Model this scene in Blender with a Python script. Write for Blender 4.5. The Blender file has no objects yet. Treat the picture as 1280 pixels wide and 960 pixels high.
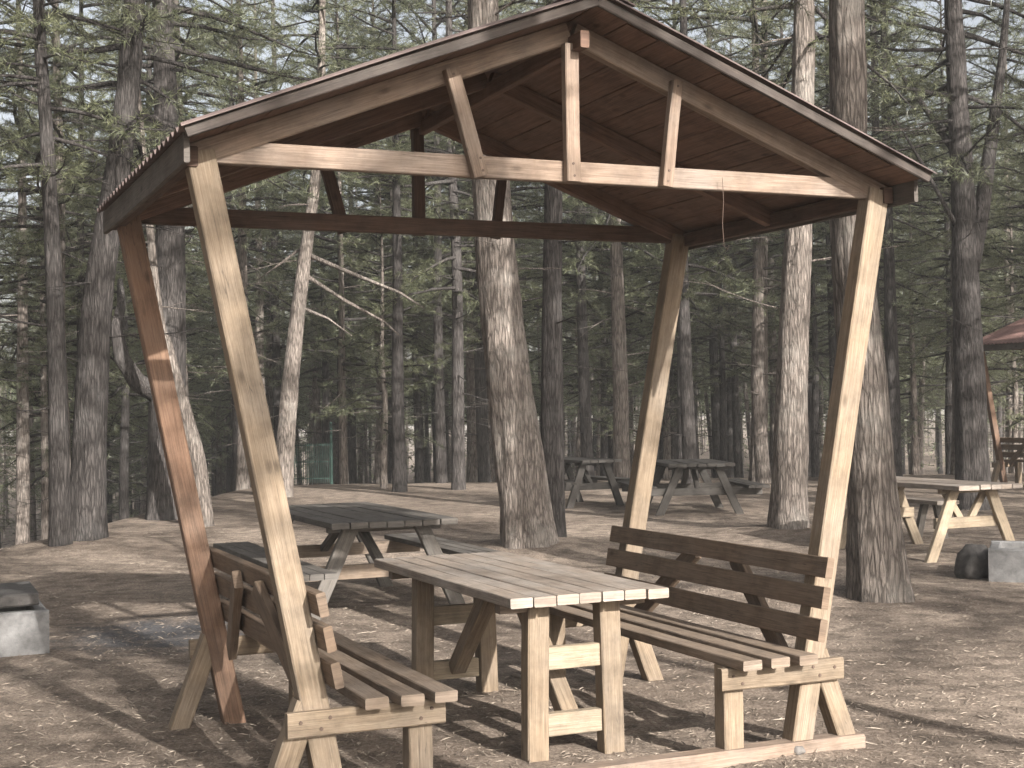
import bpy, math, random
import numpy as np
from mathutils import Vector, noise as mnoise

R = math.radians
sc = bpy.context.scene
COL = sc.collection
UP = Vector((0, 0, 1))

# ------------------------------------------------------------------ camera
FPX, PITCH, ROLL, CAMH = 1771.3, 0.0174, -0.016, 1.55
cp, sp, cr, sr = math.cos(PITCH), math.sin(PITCH), math.cos(ROLL), math.sin(ROLL)
FWD = Vector((0, cp, sp)); _up = Vector((0, -sp, cp)); _rt = Vector((1, 0, 0))
RT = _rt * cr + _up * sr
UPV = _up * cr - _rt * sr
CAM = Vector((0, 0, CAMH))


def at(u, v, d):
    """world point seen at photo pixel (u, v), at world depth y = d"""
    q = FWD + RT * ((u - 640) / FPX) - UPV * ((v - 480) / FPX)
    return CAM + q * (d / q.y)


# local frame shared by the pavilion and the tables
YAW = 0.4098
ORG = Vector((0.2817, 5.8768, 0))
EX = Vector((math.cos(YAW), math.sin(YAW), 0)); EY = Vector((-math.sin(YAW), math.cos(YAW), 0))


def loc(a, b, z=0):
    return ORG + EX * a + EY * b + UP * z


def smooth(a, b, x):
    t = min(1, max(0, (x - a) / (b - a)))
    return t * t * (3 - 2 * t)


MOUNDS = [(0.19, 7.55, .05, .22), (1.15, 6.35, .03, .3), (2.35, 12.0, .10, .8), (0.3, 15.6, .12, .9), (3.35, 17.2, .1, .8),
          (-4.95, 16.7, .12, .9), (-2.2, 8.6, .03, .6)]


def ground_z(x, y):
    z = 0.018 * mnoise.noise((x * .55, y * .55, 3.1)) + 0.008 * mnoise.noise((x * 2.3, y * 2.3, 9.0))
    for mx, my, h, s in MOUNDS:
        d2 = ((x - mx) ** 2 + (y - my) ** 2) / (s * s)
        if d2 < 9:
            z += h * math.exp(-d2)
    t = max(0, -5.6 - x + 0.03 * (y - 16)) if y > 8 else 0     # the slope falling away on the far left
    t = min(t, 9)
    z -= 0.30 * t * smooth(9, 15, y) * (1 if t > 1.5 else smooth(0, 1.5, t))
    z -= 0.05 * min(34, max(0, y - 30))
    return z


# ------------------------------------------------------------------ tagging and linking
def tag(o, label=None, cat=None, group=None, kind=None):
    if label: o['label'] = label
    if cat: o['category'] = cat
    if group: o['group'] = group
    if kind: o['kind'] = kind
    return o


def empty(name, location=(0, 0, 0), rz=0.0):
    o = bpy.data.objects.new(name, None)
    o.empty_display_size = .2
    o.location = location
    o.rotation_euler = (0, 0, rz)
    COL.objects.link(o)
    return o


def copy_tree(o, parent=None):
    c = o.copy()
    COL.objects.link(c)
    if parent is not None:
        c.parent = parent
    for ch in list(o.children):
        copy_tree(ch, c)
    return c


class MB:
    """collects beams and tubes and links them as one mesh"""

    def __init__(s, seed=0):
        s.v, s.f, s.uv = [], [], []
        s.r = random.Random(seed)

    def face(s, idx, uvs):
        s.f.append(tuple(idx)); s.uv.extend(uvs)

    def beam(s, p, q, w, t, side=(1, 0, 0), ch=.004, bow=.002, segs=4, cut0=0, cut1=0):
        """sawn timber from p to q; w across `side`, t across the third axis; worn, chamfered edges"""
        p, q = Vector(p), Vector(q)
        ax = (q - p); L = ax.length; ax.normalize()
        sd = Vector(side); sd = (sd - ax * sd.dot(ax)).normalized()
        td = ax.cross(sd)
        a, b = w / 2, t / 2
        c = min(ch, a * .45, b * .45)
        prof = [(-a + c, -b), (a - c, -b), (a, -b + c), (a, b - c), (a - c, b), (-a + c, b), (-a, b - c), (-a, -b + c)]
        per = [0]
        for i in range(8):
            x0, y0 = prof[i]; x1, y1 = prof[(i + 1) % 8]
            per.append(per[-1] + math.hypot(x1 - x0, y1 - y0))
        u0, v0 = s.r.random() * 40, s.r.random() * 40
        bx, by = s.r.uniform(-bow, bow), s.r.uniform(-bow, bow)
        base = len(s.v)
        for k in range(segs + 1):
            f = k / segs
            e = 4 * f * (1 - f)
            for (x, y) in prof:
                jit = .0009
                off = sd * (x + bx * e + s.r.uniform(-jit, jit)) + td * (y + by * e + s.r.uniform(-jit, jit))
                s.v.append(p + ax * (L * f) + off)
        for k in range(segs):
            for i in range(8):
                j = (i + 1) % 8
                A, B = base + k * 8, base + (k + 1) * 8
                la, lb = L * k / segs, L * (k + 1) / segs
                s.face((A + i, A + j, B + j, B + i), [(u0 + la, v0 + per[i]), (u0 + la, v0 + per[i + 1]), (u0 + lb, v0 + per[i + 1]), (u0 + lb, v0 + per[i])])
        for k, rev in ((0, True), (segs, False)):
            ids = list(range(8))
            if rev: ids = ids[::-1]
            s.face([base + k * 8 + i for i in ids], [(u0 + 7 + prof[i][0] * .6, v0 + prof[i][1] * .6) for i in ids])
        return s

    def tube(s, pts, rad, n=8, cap=True):
        pts = [Vector(p) for p in pts]
        base = len(s.v)
        u0 = s.r.random() * 10
        ln = 0
        refs = Vector((1, 0, 0))
        rings = []
        for k, p in enumerate(pts):
            t = (pts[min(k + 1, len(pts) - 1)] - pts[max(k - 1, 0)]).normalized()
            if abs(t.dot(refs)) > .9: refs = Vector((0, 1, 0))
            a = (refs - t * refs.dot(t)).normalized(); b = t.cross(a)
            r = rad[k] if hasattr(rad, '__len__') else rad
            for i in range(n):
                th = 2 * math.pi * i / n
                s.v.append(p + a * (r * math.cos(th)) + b * (r * math.sin(th)))
            if k: ln += (p - pts[k - 1]).length
            rings.append(ln)
        for k in range(len(pts) - 1):
            for i in range(n):
                j = (i + 1) % n
                A, B = base + k * n, base + (k + 1) * n
                s.face((A + i, A + j, B + j, B + i), [(u0 + rings[k], i / n), (u0 + rings[k], (i + 1) / n), (u0 + rings[k + 1], (i + 1) / n), (u0 + rings[k + 1], i / n)])
        if cap:
            s.face([base + i for i in range(n)][::-1], [(u0, .1)] * n)
            s.face([base + (len(pts) - 1) * n + i for i in range(n)], [(u0, .1)] * n)
        return s

    def build(s, name, mat, parent=None, smooth_shade=False):
        me = bpy.data.meshes.new(name)
        me.from_pydata([tuple(v) for v in s.v], [], s.f)
        uv = me.uv_layers.new(name='UVMap')
        uv.data.foreach_set('uv', np.array(s.uv, dtype=np.float32).ravel())
        me.materials.append(mat)
        if smooth_shade:
            me.polygons.foreach_set('use_smooth', [True] * len(me.polygons))
        me.update()
        o = bpy.data.objects.new(name, me)
        COL.objects.link(o)
        if parent is not None:
            o.parent = parent
        return o


# ------------------------------------------------------------------ materials
def newmat(name):
    m = bpy.data.materials.new(name)
    m.use_nodes = True
    nt = m.node_tree
    nt.nodes.clear()
    out = nt.nodes.new('ShaderNodeOutputMaterial')
    bs = nt.nodes.new('ShaderNodeBsdfPrincipled')
    nt.links.new(bs.outputs[0], out.inputs[0])
    return m, nt, bs


def N(nt, typ, **kw):
    n = nt.nodes.new(typ)
    for k, v in kw.items():
        if k in n.inputs: n.inputs[k].default_value = v
        else: setattr(n, k, v)
    return n


def ramp(nt, fac, stops):
    r = nt.nodes.new('ShaderNodeValToRGB')
    e = r.color_ramp.elements
    while len(e) < len(stops): e.new(.5)
    for i, (p, c) in enumerate(stops):
        e[i].position = p
        e[i].color = (c[0], c[1], c[2], 1) if hasattr(c, '__len__') else (c, c, c, 1)
    nt.links.new(fac, r.inputs[0])
    return r.outputs[0]


def mix(nt, fac, a, b, mode='MIX'):
    m = nt.nodes.new('ShaderNodeMix')
    m.data_type = 'RGBA'; m.blend_type = mode
    for sock, val in ((m.inputs[0], fac), (m.inputs[6], a), (m.inputs[7], b)):
        if isinstance(val, bpy.types.NodeSocket): nt.links.new(val, sock)
        elif hasattr(val, '__len__'): sock.default_value = (val[0], val[1], val[2], 1)
        else: sock.default_value = val
    return m.outputs[2]


def mathn(nt, op, a, b=0.0):
    m = nt.nodes.new('ShaderNodeMath'); m.operation = op
    for sock, val in ((m.inputs[0], a), (m.inputs[1], b)):
        if isinstance(val, bpy.types.NodeSocket): nt.links.new(val, sock)
        else: sock.default_value = val
    return m.outputs[0]


def wood(name, light, dark, grey=(.2, .185, .17), weather=.35, rough=.8, knots=True):
    m, nt, bs = newmat(name)
    uv = N(nt, 'ShaderNodeUVMap')
    oi = N(nt, 'ShaderNodeObjectInfo')
    mp = N(nt, 'ShaderNodeMapping'); mp.inputs['Scale'].default_value = (1.6, 26, 1)
    nt.links.new(uv.outputs[0], mp.inputs[0])
    n1 = N(nt, 'ShaderNodeTexNoise', Scale=2.2, Detail=6, Roughness=.65, Distortion=.7)
    nt.links.new(mp.outputs[0], n1.inputs[0])
    mp2 = N(nt, 'ShaderNodeMapping'); mp2.inputs['Scale'].default_value = (3.5, 130, 1)
    nt.links.new(uv.outputs[0], mp2.inputs[0])
    n2 = N(nt, 'ShaderNodeTexNoise', Scale=1.5, Detail=4, Roughness=.6, Distortion=.2)
    nt.links.new(mp2.outputs[0], n2.inputs[0])
    n3 = N(nt, 'ShaderNodeTexNoise', Scale=2.3, Detail=5, Roughness=.6)
    nt.links.new(uv.outputs[0], n3.inputs[0])
    grain = ramp(nt, n1.outputs[0], [(.3, dark), (.62, light)])
    fine = ramp(nt, n2.outputs[0], [(.30, .55), (.6, 1.0)])
    c = mix(nt, .75, grain, fine, 'MULTIPLY')
    w = ramp(nt, n3.outputs[0], [(.42, 0), (.68, 1)])
    wf = mathn(nt, 'MULTIPLY', w, weather)
    gcol = mix(nt, .7, grey, fine, 'MULTIPLY')
    c = mix(nt, wf, c, gcol)
    if knots:
        mk = N(nt, 'ShaderNodeMapping'); mk.inputs['Scale'].default_value = (5, 11, 1)
        nt.links.new(uv.outputs[0], mk.inputs[0])
        mkd = mix(nt, .06, mk.outputs[0], n3.outputs['Color'], 'ADD')
        vk = N(nt, 'ShaderNodeTexVoronoi', Scale=1.0, Randomness=1.0)
        nt.links.new(mkd, vk.inputs[0])
        sepc = N(nt, 'ShaderNodeSeparateColor'); nt.links.new(vk.outputs['Color'], sepc.inputs[0])
        pick = mathn(nt, 'GREATER_THAN', sepc.outputs[0], .72)
        k = ramp(nt, vk.outputs['Distance'], [(.05, 1), (.11, .6), (.2, 0)])
        kf = mathn(nt, 'MULTIPLY', k, pick)
        kf = mathn(nt, 'MULTIPLY', kf, .72)
        c = mix(nt, kf, c, tuple(x * .32 for x in dark))
    mc = N(nt, 'ShaderNodeMapping'); mc.inputs['Scale'].default_value = (.9, 22, 1); mc.inputs['Location'].default_value = (3.3, 1.7, 0)
    nt.links.new(uv.outputs[0], mc.inputs[0])
    nc = N(nt, 'ShaderNodeTexNoise', Scale=1.3, Detail=2, Roughness=.5, Distortion=.3); nt.links.new(mc.outputs[0], nc.inputs[0])
    ck = ramp(nt, nc.outputs[0], [(.497, 1), (.503, .45), (.509, 1)])
    brk = ramp(nt, n3.outputs[0], [(.5, 0), (.56, 1)])
    c = mix(nt, brk, c, mix(nt, 1.0, c, ck, 'MULTIPLY'))
    blot = N(nt, 'ShaderNodeTexNoise', Scale=5.5, Detail=5, Roughness=.7); nt.links.new(uv.outputs[0], blot.inputs[0])
    c = mix(nt, .8, c, ramp(nt, blot.outputs[0], [(.32, .62), (.55, 1.0)]), 'MULTIPLY')
    # every timber has a tone of its own
    tone = mathn(nt, 'MULTIPLY_ADD', oi.outputs['Random'], .28)
    tone.node.inputs[2].default_value = .86
    hs = N(nt, 'ShaderNodeHueSaturation')
    nt.links.new(tone, hs.inputs['Value']); nt.links.new(c, hs.inputs['Color'])
    nt.links.new(hs.outputs[0], bs.inputs['Base Color'])
    bs.inputs['Roughness'].default_value = rough
    bs.inputs['Specular IOR Level'].default_value = .25
    bp = N(nt, 'ShaderNodeBump', Strength=.5, Distance=.004)
    h = mathn(nt, 'ADD', n1.outputs[0], n2.outputs[0])
    nt.links.new(h, bp.inputs['Height'])
    nt.links.new(bp.outputs[0], bs.inputs['Normal'])
    return m


M = {}
M['post'] = wood('post_timber', (.265, .205, .145), (.17, .125, .085), (.225, .195, .165), .45)
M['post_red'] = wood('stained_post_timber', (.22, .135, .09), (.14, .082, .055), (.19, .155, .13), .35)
M['beam'] = wood('beam_timber', (.26, .195, .15), (.165, .118, .088), (.215, .19, .17), .55)
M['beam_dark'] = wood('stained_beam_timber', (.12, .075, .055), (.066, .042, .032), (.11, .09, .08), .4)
M['deck'] = wood('roof_boards', (.19, .115, .083), (.11, .066, .049), (.15, .112, .092), .4)
M['slat'] = wood('bench_slats', (.235, .18, .135), (.15, .112, .082), (.205, .175, .15), .6)
M['back'] = wood('backrest_slats', (.19, .135, .095), (.12, .083, .058), (.16, .13, .105), .5)
M['top'] = wood('table_boards', (.29, .24, .20), (.19, .155, .125), (.30, .275, .25), .7)
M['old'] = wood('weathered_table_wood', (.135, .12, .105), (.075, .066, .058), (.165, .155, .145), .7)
M['far_old_shaded'] = wood('shaded_old_table_wood', (.07, .063, .056), (.04, .035, .031), (.09, .085, .08), .6)  # old table wood darkened to put shade on the far tables
M['pale'] = wood('pale_timber', (.34, .275, .20), (.24, .185, .125), (.27, .24, .20), .35)  # lightest of the timbers


def bark_mat(name, c_hi, c_lo, c_lichen, lich=.3):
    m, nt, bs = newmat(name)
    tc = N(nt, 'ShaderNodeTexCoord')
    mp = N(nt, 'ShaderNodeMapping'); mp.inputs['Scale'].default_value = (17, 17, 2.4)
    nt.links.new(tc.outputs['Object'], mp.inputs[0])
    n1 = N(nt, 'ShaderNodeTexNoise', Scale=1.6, Detail=8, Roughness=.68, Distortion=.9)
    nt.links.new(mp.outputs[0], n1.inputs[0])
    v = N(nt, 'ShaderNodeTexVoronoi', Scale=1.7, feature='DISTANCE_TO_EDGE')
    mw = mix(nt, .5, mp.outputs[0], n1.outputs['Color'], 'ADD')
    nt.links.new(mw, v.inputs[0])
    crack = ramp(nt, v.outputs['Distance'], [(.0, .35), (.2, 1)])
    base = ramp(nt, n1.outputs[0], [(.33, c_lo), (.66, c_hi)])
    c = mix(nt, .85, base, crack, 'MULTIPLY')
    n2 = N(nt, 'ShaderNodeTexNoise', Scale=1.7, Detail=6, Roughness=.7)
    nt.links.new(tc.outputs['Object'], n2.inputs[0])
    lf = ramp(nt, n2.outputs[0], [(.5, 0), (.66, lich)])
    c = mix(nt, lf, c, c_lichen)
    oi = N(nt, 'ShaderNodeObjectInfo')
    tone = mathn(nt, 'MULTIPLY_ADD', oi.outputs['Random'], .5); tone.node.inputs[2].default_value = .75
    hs = N(nt, 'ShaderNodeHueSaturation')
    nt.links.new(tone, hs.inputs['Value']); nt.links.new(c, hs.inputs['Color'])
    nt.links.new(hs.outputs[0], bs.inputs['Base Color'])
    bs.inputs['Roughness'].default_value = .92
    bs.inputs['Specular IOR Level'].default_value = .15
    bp = N(nt, 'ShaderNodeBump', Strength=1.0, Distance=.03)
    h = mathn(nt, 'MULTIPLY', n1.outputs[0], crack)
    nt.links.new(h, bp.inputs['Height']); nt.links.new(bp.outputs[0], bs.inputs['Normal'])
    return m


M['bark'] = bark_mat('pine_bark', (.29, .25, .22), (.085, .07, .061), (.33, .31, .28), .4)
M['bark_shaded'] = bark_mat('shaded_pine_bark', (.10, .09, .085), (.032, .028, .027), (.14, .134, .13), .3)  # same bark, with the shade on unlit trunks put into its colour


def needle_mat(name, c1, c2, c3):
    m, nt, bs = newmat(name)
    ge = N(nt, 'ShaderNodeNewGeometry')
    oi = N(nt, 'ShaderNodeObjectInfo')
    tc = N(nt, 'ShaderNodeTexCoord')
    n = N(nt, 'ShaderNodeTexNoise', Scale=.9, Detail=3)
    nt.links.new(tc.outputs['Object'], n.inputs[0])
    f = mathn(nt, 'ADD', mathn(nt, 'MULTIPLY', ge.outputs['Random Per Island'], .45), mathn(nt, 'MULTIPLY', n.outputs[0], .6))
    f = mathn(nt, 'ADD', f, mathn(nt, 'MULTIPLY', oi.outputs['Random'], .16))
    c = ramp(nt, f, [(.2, c1), (.6, c2), (.98, c3)])
    nt.links.new(c, bs.inputs['Base Color'])
    bs.inputs['Roughness'].default_value = .42
    bs.inputs['Specular IOR Level'].default_value = .6
    tr = N(nt, 'ShaderNodeBsdfTranslucent')
    nt.links.new(c, tr.inputs[0])
    ms = N(nt, 'ShaderNodeMixShader'); ms.inputs[0].default_value = .3
    out = [x for x in nt.nodes if x.type == 'OUTPUT_MATERIAL'][0]
    nt.links.new(bs.outputs[0], ms.inputs[1]); nt.links.new(tr.outputs[0], ms.inputs[2])
    nt.links.new(ms.outputs[0], out.inputs[0])
    return m


M['needle'] = needle_mat('pine_needles', (.06, .072, .044), (.128, .143, .08), (.26, .27, .15))


def ground_mat():
    m, nt, bs = newmat('pine_needle_floor')
    tc = N(nt, 'ShaderNodeTexCoord')
    P = tc.outputs['Object']
    big = N(nt, 'ShaderNodeTexNoise', Scale=.45, Detail=5, Roughness=.6); nt.links.new(P, big.inputs[0])
    mid = N(nt, 'ShaderNodeTexNoise', Scale=5, Detail=6, Roughness=.65); nt.links.new(P, mid.inputs[0])
    fine = N(nt, 'ShaderNodeTexNoise', Scale=55, Detail=6, Roughness=.75, Distortion=.6); nt.links.new(P, fine.inputs[0])
    v = N(nt, 'ShaderNodeTexVoronoi', Scale=42, Randomness=1); nt.links.new(P, v.inputs[0])
    c = ramp(nt, fine.outputs[0], [(.30, (.105, .087, .074)), (.52, (.30, .258, .22)), (.70, (.53, .48, .42))])
    g = ramp(nt, big.outputs[0], [(.35, (.62, .57, .54)), (.65, (1.08, 1.02, .97))])
    c = mix(nt, 1, c, g, 'MULTIPLY')
    k = ramp(nt, mid.outputs[0], [(.36, .52), (.6, 1.08)])
    c = mix(nt, 1, c, k, 'MULTIPLY')
    chip = ramp(nt, v.outputs['Distance'], [(.06, 1), (.13, 0)])
    chipn = mathn(nt, 'MULTIPLY', mathn(nt, 'MULTIPLY', chip, mid.outputs[0]), .5)
    c = mix(nt, chipn, c, (.38, .33, .28))
    # old fire ash, trodden in beside the left fire pit
    sx = N(nt, 'ShaderNodeVectorMath', operation='SUBTRACT'); nt.links.new(P, sx.inputs[0]); sx.inputs[1].default_value = (-2.5, 10.0, 0)
    ms = N(nt, 'ShaderNodeVectorMath', operation='MULTIPLY'); nt.links.new(sx.outputs[0], ms.inputs[0]); ms.inputs[1].default_value = (.62, .5, 0)
    ln = N(nt, 'ShaderNodeVectorMath', operation='LENGTH'); nt.links.new(ms.outputs[0], ln.inputs[0])
    d = mathn(nt, 'ADD', ln.outputs['Value'], mathn(nt, 'MULTIPLY', mid.outputs[0], .9))
    ash = ramp(nt, d, [(.6, .92), (1.3, 0)])
    ashc = ramp(nt, fine.outputs[0], [(.3, (.03, .03, .032)), (.7, (.15, .15, .16))])
    c = mix(nt, ash, c, ashc)
    nt.links.new(c, bs.inputs['Base Color'])
    bs.inputs['Roughness'].default_value = .95
    bs.inputs['Specular IOR Level'].default_value = .12
    bp = N(nt, 'ShaderNodeBump', Strength=.9, Distance=.02)
    h = mathn(nt, 'ADD', fine.outputs[0], mathn(nt, 'MULTIPLY', mid.outputs[0], 1.5))
    nt.links.new(h, bp.inputs['Height']); nt.links.new(bp.outputs[0], bs.inputs['Normal'])
    return m


def plain(name, c, rough=.8, metal=0, var=.25, scale=8, bump=.3, dist=.006):
    m, nt, bs = newmat(name)
    tc = N(nt, 'ShaderNodeTexCoord')
    n = N(nt, 'ShaderNodeTexNoise', Scale=scale, Detail=7, Roughness=.7); nt.links.new(tc.outputs['Object'], n.inputs[0])
    lo = tuple(x * (1 - var) for x in c); hi = tuple(min(1, x * (1 + var)) for x in c)
    nt.links.new(ramp(nt, n.outputs[0], [(.32, lo), (.68, hi)]), bs.inputs['Base Color'])
    bs.inputs['Roughness'].default_value = rough; bs.inputs['Metallic'].default_value = metal
    bp = N(nt, 'ShaderNodeBump', Strength=bump, Distance=dist)
    nt.links.new(n.outputs[0], bp.inputs['Height']); nt.links.new(bp.outputs[0], bs.inputs['Normal'])
    return m


M['ground'] = ground_mat()
M['sheet'] = plain('grey_brown_roof_sheet', (.115, .085, .078), .75, 0, .35, 5)
M['fascia'] = wood('grey_fascia', (.11, .092, .08), (.07, .058, .05), (.14, .13, .118), .6)
M['barge'] = wood('dark_weathered_board', (.075, .06, .052), (.045, .036, .032), (.10, .09, .082), .6)
M['concrete'] = plain('rough_concrete', (.15, .148, .147), .9, 0, .3, 14, .6, .01)
M['char'] = plain('charred_slab', (.06, .055, .052), .85, 0, .5, 16, .7, .01)
M['wire'] = plain('rusty_wire', (.10, .07, .055), .6, .6, .3)
M['green'] = plain('green_paint', (.014, .04, .031), .5, 0, .3)
M['stone'] = plain('grey_stone', (.13, .12, .112), .9, 0, .35, 9, .6, .01)
M['twig'] = plain('pale_scrap', (.23, .19, .155), .9, 0, .45, 30)
M['straw'] = plain('dry_needle', (.27, .215, .16), .85, 0, .5, 20)
_nt = M['straw'].node_tree
_ge = N(_nt, 'ShaderNodeNewGeometry')
_nt.links.new(ramp(_nt, _ge.outputs['Random Per Island'], [(0, (.06, .048, .04)), (.55, (.20, .16, .125)), (1, (.31, .265, .215))]), [x for x in _nt.nodes if x.type == 'BSDF_PRINCIPLED'][0].inputs['Base Color'])


# ------------------------------------------------------------------ ground
def build_ground():
    xs = np.concatenate([-np.geomspace(12, 600, 30)[::-1], np.linspace(-11.8, 11.8, 150), np.geomspace(12, 600, 30)])
    ys = np.concatenate([-np.geomspace(2, 120, 20)[::-1], np.linspace(0, 26, 165), np.geomspace(26.3, 900, 50)])
    vs = [(x, y, ground_z(x, y)) for y in ys for x in xs]
    nx = len(xs)
    fs = [(j * nx + i, j * nx + i + 1, (j + 1) * nx + i + 1, (j + 1) * nx + i) for j in range(len(ys) - 1) for i in range(nx - 1)]
    me = bpy.data.meshes.new('ground')
    me.from_pydata(vs, [], fs)
    me.polygons.foreach_set('use_smooth', [True] * len(fs))
    me.materials.append(M['ground'])
    o = bpy.data.objects.new('ground', me); COL.objects.link(o)
    tag(o, kind='structure')


build_ground()


def build_litter():
    rg = np.random.default_rng(5)
    V, F = [], []
    n = 22000
    k = 0
    for i in range(n):
        y = 4.6 + 15 * rg.random() ** 1.7
        x = (rg.random() * 2 - 1) * (.40 * y + .4)
        z = ground_z(x, y)
        a = rg.random() * math.pi
        big = rg.random() < .05
        L = rg.uniform(.04, .10) if big else rg.uniform(.015, .05)
        w = rg.uniform(.002, .004) if big else rg.uniform(.001, .0025)
        dx, dy = math.cos(a) * L, math.sin(a) * L
        nx, ny = -math.sin(a) * w, math.cos(a) * w
        t = rg.uniform(-.01, .008)
        b = len(V)
        V += [(x - nx, y - ny, z + .003), (x + nx, y + ny, z + .003), (x + nx + dx, y + ny + dy, z + .006 + max(0, t)), (x - nx + dx, y - ny + dy, z + .006 + max(0, t)),
              (x + dx * .5, y + dy * .5, z + .006 + w + max(0, t) * .6)]
        F += [(b, b + 1, b + 4), (b + 1, b + 2, b + 4), (b + 2, b + 3, b + 4), (b + 3, b, b + 4)]
    me = bpy.data.meshes.new('pine_litter'); me.from_pydata(V, [], F); me.materials.append(M['straw'])
    o = bpy.data.objects.new('pine_litter', me); COL.objects.link(o)
    tag(o, 'dry fallen pine needles and twig bits scattered over the ground', 'litter', kind='stuff')


build_litter()

# ------------------------------------------------------------------ pavilion (picnic shelter)
WT, WB, DEP, ZT = 1.555, 1.06, 1.79, 2.53


def post_x(z):
    return WB + (WT - WB) * z / ZT


def roof_z(x):
    return 3.17 - .385 * abs(x)


def build_pavilion():
    g = empty('picnic_pavilion', ORG, YAW)
    sd = 0
    # four leaning posts
    for s in (-1, 1):
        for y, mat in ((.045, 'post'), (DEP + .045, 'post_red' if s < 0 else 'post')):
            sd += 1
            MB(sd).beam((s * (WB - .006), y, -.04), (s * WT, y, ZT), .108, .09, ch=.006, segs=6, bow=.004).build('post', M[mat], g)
    # gable trusses
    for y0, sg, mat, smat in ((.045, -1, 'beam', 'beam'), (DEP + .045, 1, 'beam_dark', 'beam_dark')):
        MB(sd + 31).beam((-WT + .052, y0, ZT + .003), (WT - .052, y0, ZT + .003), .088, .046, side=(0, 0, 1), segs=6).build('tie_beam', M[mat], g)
        for s in (-1, 1):
            sd += 1
            zb = .047
            MB(sd).beam((s * 1.61, y0, roof_z(1.61) - zb), (s * .012, y0, roof_z(.012) - zb), .088, .052, side=(0, 0, 1), segs=5).build('rafter', M['beam' if y0 < 1 else 'deck'], g)
        yo = y0 + sg * .047
        for xb, xt, zt, w in ((-.435, -.555, 2.915, .062), (-.02, -.02, 3.06, .062), (.425, .485, 2.945, .05)):
            sd += 1
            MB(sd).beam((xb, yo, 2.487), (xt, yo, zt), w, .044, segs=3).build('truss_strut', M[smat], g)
    for s in (-1, 1):                                     # middle pair of rafters
        sd += 1
        MB(sd).beam((s * 1.61, .94, roof_z(1.61) - .045), (s * .012, .94, roof_z(.012) - .045), .08, .05, side=(0, 0, 1)).build('rafter', M['deck'], g)
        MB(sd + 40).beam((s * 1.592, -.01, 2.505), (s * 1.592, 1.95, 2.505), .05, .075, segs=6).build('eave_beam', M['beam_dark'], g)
        # boards of the deck, running with the ridge
        mb = MB(sd + 60)
        n = 11
        span = 1.618
        for i in range(n):
            x0 = .006 + span * i / n; x1 = .006 + span * (i + 1) / n - .004
            xm = (x0 + x1) / 2
            jut = mb.r.uniform(-.015, .015)
            slope = Vector((s * 1, 0, -.385)).normalized()
            c = Vector((s * xm, 0, roof_z(xm) + .0125))
            mb.beam(c + Vector((0, -.20 + jut, 0)), c + Vector((0, 2.02 + jut, 0)), (x1 - x0) * 1.066, .021, side=slope, ch=.002, bow=.003)
        mb.build('roof_deck', M['deck'], g)
        # corrugated covering sheet
        mb = MB(sd + 70)
        ny, nxs = 168, 7
        y0, y1 = -.25, 2.045
        base = 0
        for lay in (0, 1):
            for i in range(nxs + 1):
                x = .0 + 1.672 * i / nxs
                for j in range(ny + 1):
                    y = y0 + (y1 - y0) * j / ny
                    z = roof_z(x) + .047 + .013 * math.sin(2 * math.pi * (y - y0) / .095) - lay * .004 + .004 * math.sin(x * 3 + y * 2)
                    mb.v.append(Vector((s * (x + .0), y, z)))
        W = ny + 1
        Lo = (nxs + 1) * W
        def q(a, b, c, d):
            mb.face((a, b, c, d) if s > 0 else (d, c, b, a), [(0, 0)] * 4)
        for i in range(nxs):
            for j in range(ny):
                a = i * W + j
                q(a, a + W, a + W + 1, a + 1)
                q(Lo + a + 1, Lo + a + W + 1, Lo + a + W, Lo + a)
        for j in range(ny):
            a = nxs * W + j
            q(a, Lo + a, Lo + a + 1, a + 1)
        for i in range(nxs):
            for a, fl in ((i * W, 0), (i * W + ny, 1)):
                t = (a, Lo + a, Lo + a + W, a + W)
                q(*(t if not fl else t[::-1]))
        mb.build('roof_sheet', M['sheet'], g)
        # fascia under the eave
        MB(sd + 80).beam((s * 1.634, -.15, roof_z(1.634) - .028), (s * 1.634, 2.02, roof_z(1.634) - .028), .022, .115, segs=6, bow=.004).build('fascia', M['fascia'], g)
    for s in (-1, 1):                                     # weathered barge boards on the front gable
        MB(sd + 97 + s).beam((s * 1.65, -.219, roof_z(1.65) + .016), (s * .003, -.219, roof_z(.003) + .016), .040, .018, side=(.385 * s, 0, 1), segs=6).build('barge_board', M['barge'], g)
    MB(91).beam((0, -.10, 3.062), (0, 2.0, 3.062), .04, .07, segs=6).build('ridge_beam', M['deck'], g)
    mb = MB(92)                                            # ridge cap
    for s in (-1, 1):
        mb.beam((s * .085, -.235, roof_z(.085) + .072), (s * .085, 2.055, roof_z(.085) + .072), .17, .006, side=(1, 0, -.37 * s), ch=.001)
    mb.build('ridge_cap', M['sheet'], g)
    for x, z in ((-.43, 2.51), (-.44, 2.56), (-.02, 2.51), (-.025, 2.56), (.425, 2.51), (.43, 2.555), (-.55, 2.89), (.48, 2.92), (-.02, 3.03)):
        MB(1).tube([(x, -.021, z), (x, -.0262, z)], [.0062, .0055], 8).build('nail', M['wire'], g)
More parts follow.
